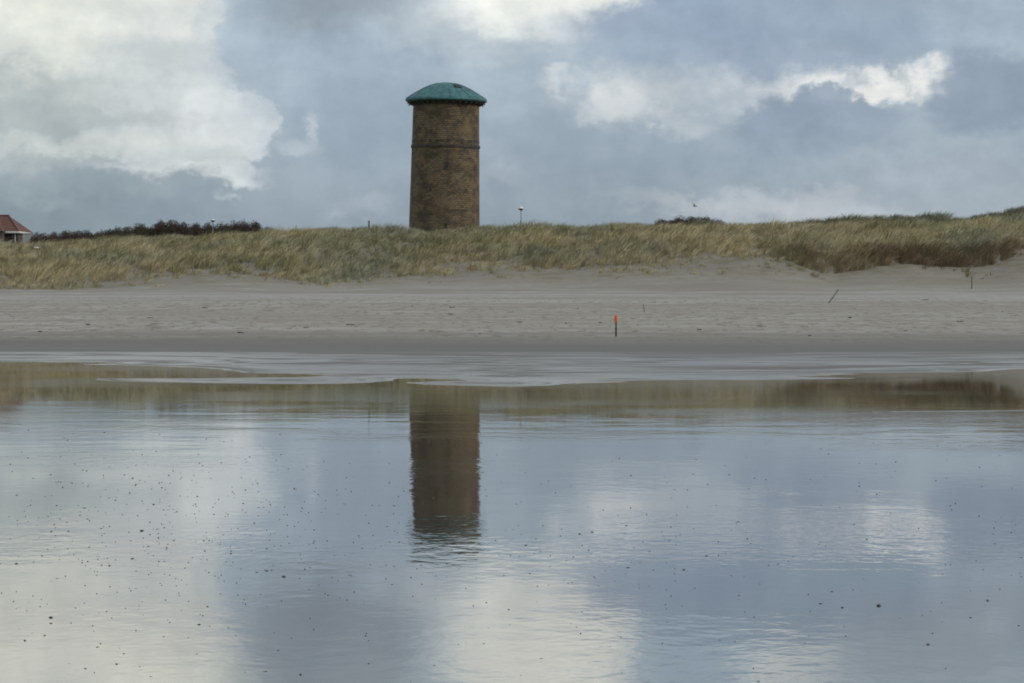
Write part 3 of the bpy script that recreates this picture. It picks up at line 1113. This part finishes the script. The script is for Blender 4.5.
    gb = gz((xa + xb) / 2, Ys) - .1
    zt = ypx_to_z(233.2, Ys)
    s = thing('shed', ((xa + xb) / 2, Ys * K + .7, gb), 'small pale grey-blue shed at the right corner of the house', 'shed')
    w2 = (xb - xa) / 2
    m_sh = plain('pale_grey_panels', (.36, .40, .41), .5, .08, 1.5)
    bm = bmesh.new()
    box(bm, -w2, w2, -.7, .7, 0, zt - gb - .08, .02)
    obj('wall', bm, m_sh, s)
    bm = bmesh.new()
    box(bm, -w2 - .06, w2 + .06, -.78, .78, zt - gb - .077, zt - gb, .02)
    obj('roof', bm, plain('grey_felt', (.30, .32, .33), .8), s)
    bm = bmesh.new()
    box(bm, -.35, .35, -.725, -.702, .1, zt - gb - .2)
    d = obj('door', bm, plain('pale_door', (.31, .35, .37), .5, .08), s)
    bm = bmesh.new()
    box(bm, .22, .27, -.76, -.727, .9, 1.05)
    obj('handle', bm, m_wall, d)


house()

# ------------------------------------------------------------------ bare dark shrubs behind the dune
def twig_mesh(seed, w_, h_, n=6500):
    r = np.random.default_rng(seed)
    k = 9
    lob = np.stack([r.uniform(-.6, .6, k) * w_, r.uniform(-.5, .5, k) * w_, r.uniform(.30, .72, k) * h_], 1)
    rad = r.uniform(.22, .42, k)
    i = r.integers(0, k, n)
    d = r.normal(0, 1, (n, 3))
    d /= np.linalg.norm(d, axis=1)[:, None]
    q = r.random(n) ** .5
    p = lob[i] + d * (rad[i] * q)[:, None] * np.array([w_, w_, h_ * .85])
    p[:, 2] = np.clip(p[:, 2], .05, None)
    dirv = d * .6 + np.array([.2, 0, .1]) + r.normal(0, .7, (n, 3))
    dirv /= np.linalg.norm(dirv, axis=1)[:, None]
    ln = r.uniform(.06, .15, n)[:, None]
    sd = np.cross(dirv, r.normal(0, 1, (n, 3)))
    sd /= np.linalg.norm(sd, axis=1)[:, None]
    wd = r.uniform(.02, .05, n)[:, None]
    V = np.stack([p - sd * wd, p + sd * wd, p + dirv * ln], 1).astype(np.float32)
    me = bpy.data.meshes.new('crown')
    me.from_pydata(V.reshape(-1, 3).tolist(), [], np.arange(n * 3).reshape(-1, 3).tolist())
    return me


def stem_mesh(seed, w_, h_):
    r = random.Random(seed)
    bm = bmesh.new()
    for k in range(7):
        a = r.uniform(0, 2 * math.pi)
        e = r.uniform(.25, .6) * w_
        pts = [(0.05 * math.cos(a), .05 * math.sin(a), -.1), (e * .4 * math.cos(a), e * .4 * math.sin(a), h_ * .3),
               (e * math.cos(a) + .1, e * math.sin(a), h_ * r.uniform(.6, .85))]
        tube(bm, pts, [.05, .035, .012], 5)
    me = bpy.data.meshes.new('trunk')
    bm.to_mesh(me)
    bm.free()
    return me


def shrub_mat(name, c1, c2):
    def f(n, b):
        g = n.new('ShaderNodeNewGeometry').outputs['Position']
        x = n.noise(g, 1.1, 4, .65)
        n.put(b.inputs['Base Color'], n.mix(n.ramp(x, .35, .65), c1, c2))
        b.inputs['Roughness'].default_value = .85
    return material(name, f)


M_TW = [shrub_mat('purple_brown_twigs', (.045, .031, .028, 1), (.095, .062, .048, 1)),
        shrub_mat('olive_brown_twigs', (.050, .045, .028, 1), (.085, .068, .040, 1))]
M_ST = plain('shrub_bark', (.05, .04, .035), .9)
TW = [twig_mesh(s, 2.0, 2.0) for s in (1, 2, 3, 4)]
for i, m in enumerate(TW):
    m.materials.append(M_TW[0])
TWo = [m.copy() for m in TW]
for m in TWo:
    m.materials.clear()
    m.materials.append(M_TW[1])
ST = [stem_mesh(s, 2.0, 2.0) for s in (1, 2)]
for m in ST:
    m.materials.append(M_ST)


def shrub(px, ytop, Y, wpx, olive, label, group, vz=0):
    k = Y / F
    x = (px - 512) * k
    b = gz(x, Y) - .15
    h = ypx_to_z(ytop, Y) - b
    o = thing('shrub', (x, Y * K, b), label, 'shrub', group, rz=random.uniform(0, 6.28))
    src = (TWo if olive else TW)[random.randrange(4)]
    sx = wpx * k / 3.4
    for nm, me in (('crown', src), ('trunk', ST[random.randrange(2)])):
        c = link(nm, me, None, o)
        c.scale = (sx, sx, h / 1.95)
    return o


SKY_BUSH = [(30, 236.5), (50, 234.5), (65, 233), (90, 232), (110, 230.5), (130, 228), (150, 224.5), (160, 222), (175, 223), (190, 224),
            (205, 223.5), (220, 225), (235, 223.5), (246, 222), (256, 226), (272, 229)]
sp = 36.0
i = 0
while sp < 268:
    top = float(interp(sp, SKY_BUSH))
    ol = random.random() < .28
    shrub(sp, top + random.uniform(-2.2, .6), 188 + random.uniform(0, 5), random.uniform(24, 34), ol,
          'olive-brown bare shrub in the dark thicket behind the left dune' if ol else
          'dark purple-brown bare shrub in the thicket behind the left dune',
          'bare shrubs behind the left dune')
    sp += random.uniform(5.0, 7.5)
    i += 1
for px, yt, wp in ((664, 219.4, 28), (676, 217.6, 32), (689, 216.0, 34), (702, 216.8, 32), (716, 218.8, 30)):
    shrub(px, yt, 143.6, wp, False, 'low dark brown shrub on the dune top right of the tower', 'low dark shrubs on the dune top')

# ------------------------------------------------------------------ lamps, stakes and sticks
M_POST = plain('grey_steel', (.16, .17, .20), .5, .15)
M_DARK = plain('dark_metal', (.05, .055, .06), .5, .2)
M_MILK = plain('milk_white_glass', (.80, .80, .78), .25, .04)
M_WOOD = plain('weathered_wood', (.085, .070, .055), .9, .35, 9.0)


def lamp(px, ytop, Y, wpx, label):
    k = Y / F
    x = (px - 512) * k
    b = gz(x, Y)
    H = ypx_to_z(ytop, Y) - b
    r = wpx * k / 2
    t = thing('street_lamp', (x, Y * K, b), label, 'street lamp')
    bm = bmesh.new()
    hd = .58 * r * 2
    lathe(bm, [(.085, -.2), (.085, .8), (.06, .85), (.05, H - hd)], 12)
    obj('pole', bm, M_POST, t, True)
    bm = bmesh.new()
    lathe(bm, [(.05, H - hd - .10), (.12, H - hd - .06), (r * .75, H - hd + .06), (r, H - hd + .14), (r, H - hd + .17), (.03, H - hd + .171)], 20)
    obj('lamp_shade', bm, M_DARK, t)
    bm = bmesh.new()
    z0 = H - hd + .175
    lathe(bm, [(r * .92 * math.cos(a), z0 + (H - z0) * math.sin(a)) for a in [i * math.pi / 2 / 8 for i in range(8)]] + [(0, H)], 20)
    obj('globe', bm, M_MILK, t, True)


lamp(521.0, 206.8, 172.0, 5.6, 'street lamp with white dome and dark collar right of the tower')
lamp(213.0, 219.0, 170.0, 4.6, 'street lamp with white dome in front of the dark shrubs')

# marker pole on the beach
x, y, z = hit(616, 336.5)
k = y / F
t = thing('marker_pole', (x, y * K, z), 'thin dark pole with orange marker on top, standing on the beach', 'marker pole')
bm = bmesh.new()
hh = 21 * k
tube(bm, [(0, 0, -.25), (.004, 0, hh * .5), (0, 0, hh)], [.040, .036, .032], 8)
obj('pole', bm, M_WOOD, t, True)
bm = bmesh.new()
lathe(bm, [(.052, hh - 6.6 * k), (.066, hh - 6.2 * k), (.066, hh - .6 * k), (.05, hh + .2 * k), (0, hh + .4 * k)], 14)
obj('marker_sleeve', bm, plain('orange_paint', (.72, .12, .03), .55, .12), t)
bm = bmesh.new()
lathe(bm, [(.052, hh * .33), (.052, hh * .38), (.030, hh * .39)], 12)
obj('collar', bm, M_DARK, t)


def stick(name, px0, py0, px1, py1, r, label, mat=M_WOOD, Y=None):
    if Y is None:
        x, y, z = hit(px0, py0)
    else:
        y = Y
        x = (px0 - 512) * y / F
        z = gz(x, y)
    k = y / F
    dx, dz = (px1 - px0) * k, (py0 - py1) * k
    if Y is not None:
        dz = ypx_to_z(py1, Y) - z
    t = thing(name, (x, y * K, z), label, name.replace('_', ' '))
    bm = bmesh.new()
    L = Vector((dx, 0.05, dz))
    tube(bm, [-.12 * L, .35 * L + Vector((.02, 0, .01)), .7 * L, L], [r, r * .95, r * .9, r * .8], 8)
    obj('shaft', bm, mat, t, True)
    bm = bmesh.new()
    tube(bm, [.90 * L, .97 * L], [r * 1.35, r * 1.35], 8)
    obj('band', bm, M_DARK, t)
    return t


stick('stick', 828.5, 303, 838.5, 289.5, .035, 'thin dark stick leaning to the right on the upper beach')
stick('post', 971.5, 289, 971.8, 277, .042, 'short upright dark post below the eroded dune edge on the right')
stick('thin_rod', 644, 312, 643.5, 304.5, .022, 'very thin upright rod on the sand above the orange marker')
stick('fence_post', 369, 229, 369, 220.8, .09, 'short dark post on the dune top left of the tower', Y=141.5)

# small pale sack lying in the grass near the house
y = 127.0
x = (36.5 - 512) / F * y
z = max(gz(x, y) + .2, ypx_to_z(247.8, y))
bm = bmesh.new()
bmesh.ops.create_icosphere(bm, subdivisions=3, radius=.24)
for v_ in bm.verts:
    n_ = math.sin(v_.co.x * 13 + 1) * math.cos(v_.co.y * 11) * math.sin(v_.co.z * 9 + 2)
    v_.co *= 1 + .16 * n_
    v_.co.z *= .45
    v_.co.x *= 1.15
sk = obj('plastic_sack', bm, plain('white_plastic', (.62, .66, .62), .4, .1), None, True)
sk.location = (x, y * K, z)
tag(sk, 'small crumpled white plastic sack lying in the dune grass near the house', 'sack')

# bird over the dune
Yb = 150.0
bx_, bz_ = (694.5 - 512) * Yb / F, ypx_to_z(206.2, Yb)
bm = bmesh.new()
lathe(bm, [(0, -.26), (.03, -.22), (.055, -.1), (.06, 0), (.045, .12), (.03, .18), (.035, .22), (.02, .26), (0, .30)], 12)
bmesh.ops.rotate(bm, verts=bm.verts, cent=(0, 0, 0), matrix=Matrix.Rotation(math.radians(90), 3, 'Y'))
for sgn in (-1, 1):
    rows = []
    for f_, up_, back, ch in ((0, .02, 0, .10), (.35, .15, .03, .10), (.7, .17, -.02, .07), (1.0, .10, -.12, .015)):
        yy = sgn * (.03 + .48 * f_)
        rows.append([bm.verts.new((back + ch, yy, up_ + .008)), bm.verts.new((back - ch, yy, up_)), bm.verts.new((back, yy, up_ - .012))])
    for a_, b_ in zip(rows[:-1], rows[1:]):
        for q in range(3):
            bm.faces.new((a_[q], b_[q], b_[(q + 1) % 3], a_[(q + 1) % 3]))
    bm.faces.new(rows[-1])
bmesh.ops.recalc_face_normals(bm, faces=bm.faces)
bd = obj('bird', bm, plain('dark_plumage', (.05, .05, .055), .7), None, True)
bd.location = (bx_, Yb * K, bz_)
bd.rotation_euler = (math.radians(25), 0, math.radians(35))
tag(bd, 'small dark bird flying above the dune on the right', 'bird')

# ------------------------------------------------------------------ seaweed scraps on the dry beach
M_WEED = plain('dried_seaweed', (.040, .034, .026), .9, .4, 12.0)
wm = []
for s in range(3):
    r = random.Random(40 + s)
    bm = bmesh.new()
    for kk in range(9):
        p = Vector((r.uniform(-.12, .12), r.uniform(-.08, .08), .01))
        pts = [p]
        for _ in range(3):
            p = p + Vector((r.uniform(-.13, .15), r.uniform(-.08, .08), r.uniform(-.01, .035)))
            p.z = max(p.z, .01)
            pts.append(p.copy())
        tube(bm, pts, [.018, .024, .018, .008], 5)
    me = bpy.data.meshes.new('seaweed_clump')
    bm.to_mesh(me)
    bm.free()
    me.materials.append(M_WEED)
    wm.append(me)
spots = [(451, 314.5), (412, 307), (452, 307.5), (520, 322.5), (566, 323.5), (578, 308.5), (655, 302.5), (600, 323), (306, 328), (150, 318),
         (88, 325), (700, 330), (760, 326), (850, 318), (905, 331), (960, 322), (1002, 312), (240, 333), (350, 325), (480, 334), (810, 336), (926, 300), (40, 332), (205, 308)]
for i, (px, py) in enumerate(spots):
    x, y, z = hit(px, py)
    o = link('seaweed_clump', wm[i % 3])
    o.location = (x, y * K, z)
    o.rotation_euler = (0, 0, random.uniform(0, 6.28))
    s = random.uniform(.35, .75)
    o.scale = (s, s, s)
    tag(o, 'small scrap of dark dried seaweed lying on the dry sand', 'seaweed', 'seaweed scraps on the dry beach')

# ------------------------------------------------------------------ pebbles on the wet flat
M_PEB = [plain('dark_pebble', (.026, .023, .023), .45, .4, 30.0), plain('reddish_pebble', (.095, .045, .035), .35, .35, 30.0),
         plain('grey_pebble', (.06, .055, .052), .4, .35, 30.0)]
peb = []
for s in range(7):
    r = random.Random(90 + s)
    bm = bmesh.new()
    bmesh.ops.create_icosphere(bm, subdivisions=2, radius=1.0)
    ph = [r.uniform(0, 6.28) for _ in range(6)]
    fx, fy, fz = r.uniform(.85, 1.45), r.uniform(.65, 1.0), r.uniform(.38, .65)
    for v_ in bm.verts:
        c = v_.co
        k = 1 + .13 * math.sin(2.1 * c.x + ph[0]) + .12 * math.sin(2.7 * c.y + ph[1]) + .10 * math.sin(3.3 * c.z + ph[2]) + .06 * math.sin(5 * (c.x + c.y) + ph[3])
        v_.co = Vector((c.x * fx * k, c.y * fy * k, c.z * fz * k))
    base_me = bpy.data.meshes.new('pebble')
    bm.to_mesh(base_me)
    bm.free()
    for p in base_me.polygons:
        p.use_smooth = True
    vs_ = []
    for m in M_PEB:
        c = base_me.copy()
        c.materials.append(m)
        vs_.append(c)
    peb.append(vs_)
LABEL = ['small dark pebble lying in the film of water', 'small reddish-brown pebble lying in the film of water',
         'small grey pebble lying in the film of water']


def pebble(px, py, wpx, kind, label=None):
    Y = EYE * F / (py - HZ)
    X = (px - 512) / F * Y
    r = wpx / F * Y / 2
    o = link('pebble', peb[random.randrange(7)][kind])
    o.location = (X, Y * K, max(-.016 + r * .5, -r * .2))
    o.rotation_euler = (random.uniform(-.3, .3), random.uniform(-.3, .3), random.uniform(0, 6.28))
    o.scale = (r, r, r)
    return tag(o, label or LABEL[kind], 'pebble', 'pebbles scattered over the wet flat')


BIG = [(50, 618, 5.5, 0), (131, 559, 4, 0), (16, 564, 4, 0), (283, 577, 5, 1), (163, 637, 5, 0), (207, 607, 4.5, 0), (199, 625, 4.5, 0),
       (142, 531, 4.5, 0), (148, 547, 3.5, 0), (85, 669, 4.5, 0), (24, 641, 4, 0), (187, 638, 3.5, 1), (879, 606, 6.5, 0), (929, 645, 6, 0),
       (946, 669, 5.5, 0), (988, 601, 5, 1), (971, 618, 4, 0), (820, 604, 4, 0), (843, 608, 3.5, 0), (368, 641, 4.5, 0), (392, 585, 4, 0),
       (409, 521, 4.5, 0), (541, 659, 4, 0), (530, 574, 4, 0), (628, 568, 4, 0), (684, 570, 4, 0), (758, 682, 4, 0), (622, 673, 4, 0),
       (278, 651, 4.5, 0), (180, 479, 2.8, 0), (746, 457, 2.4, 0), (914, 535, 3, 0), (739, 522, 3, 0), (300, 675, 4, 0), (667, 590, 3.5, 0)]
for b_ in BIG:
    pebble(b_[0], b_[1], b_[2] * .85, b_[3])
n_ = 0
while n_ < 255:
    u = random.random()
    if u < .55:
        px, py = random.gauss(165, 105), random.gauss(530, 42)
    elif u < .70:
        px, py = random.gauss(615, 60), random.gauss(545, 30)
    elif u < .78:
        px, py = random.gauss(375, 45), random.gauss(540, 22)
    else:
        px, py = random.uniform(0, 1024), random.uniform(436, 683)
    if not (-20 < px < 1044 and 436 < py < 684):
        continue
    wp = min(3.8, 1.5 + random.expovariate(1 / .6)) * (.75 + .4 * (py - 430) / 250)
    pebble(px, py, wp, random.choices((0, 1, 2), (5, 4, 2))[0])
    n_ += 1

# ------------------------------------------------------------------ fine shell grit between the pebbles, uncountable
bm = bmesh.new()
for _ in range(650):
    if random.random() < .5:
        px, py = random.gauss(190, 140), random.gauss(520, 55)
    else:
        px, py = random.uniform(0, 1024), random.gauss(540, 60)
    if not (-20 < px < 1044 and 430 < py < 684):
        continue
    Y = EYE * F / (py - HZ)
    X = (px - 512) / F * Y
    rr_ = random.uniform(.35, .75) / F * Y
    m4 = Matrix.Translation((X, Y * K, .001)) @ Matrix.Rotation(random.uniform(0, 6.28), 4, 'Z') @ Matrix.Diagonal((rr_ * random.uniform(1, 1.6), rr_, rr_ * .8, 1))
    bmesh.ops.create_icosphere(bm, subdivisions=1, radius=1.0, matrix=m4)
gr = obj('shell_grit', bm, plain('shell_grit', (.060, .040, .034), .6, .5, 3.0), None, True)
tag(gr, 'fine dark shell grit sprinkled over the wet flat', 'shell grit', kind='stuff')
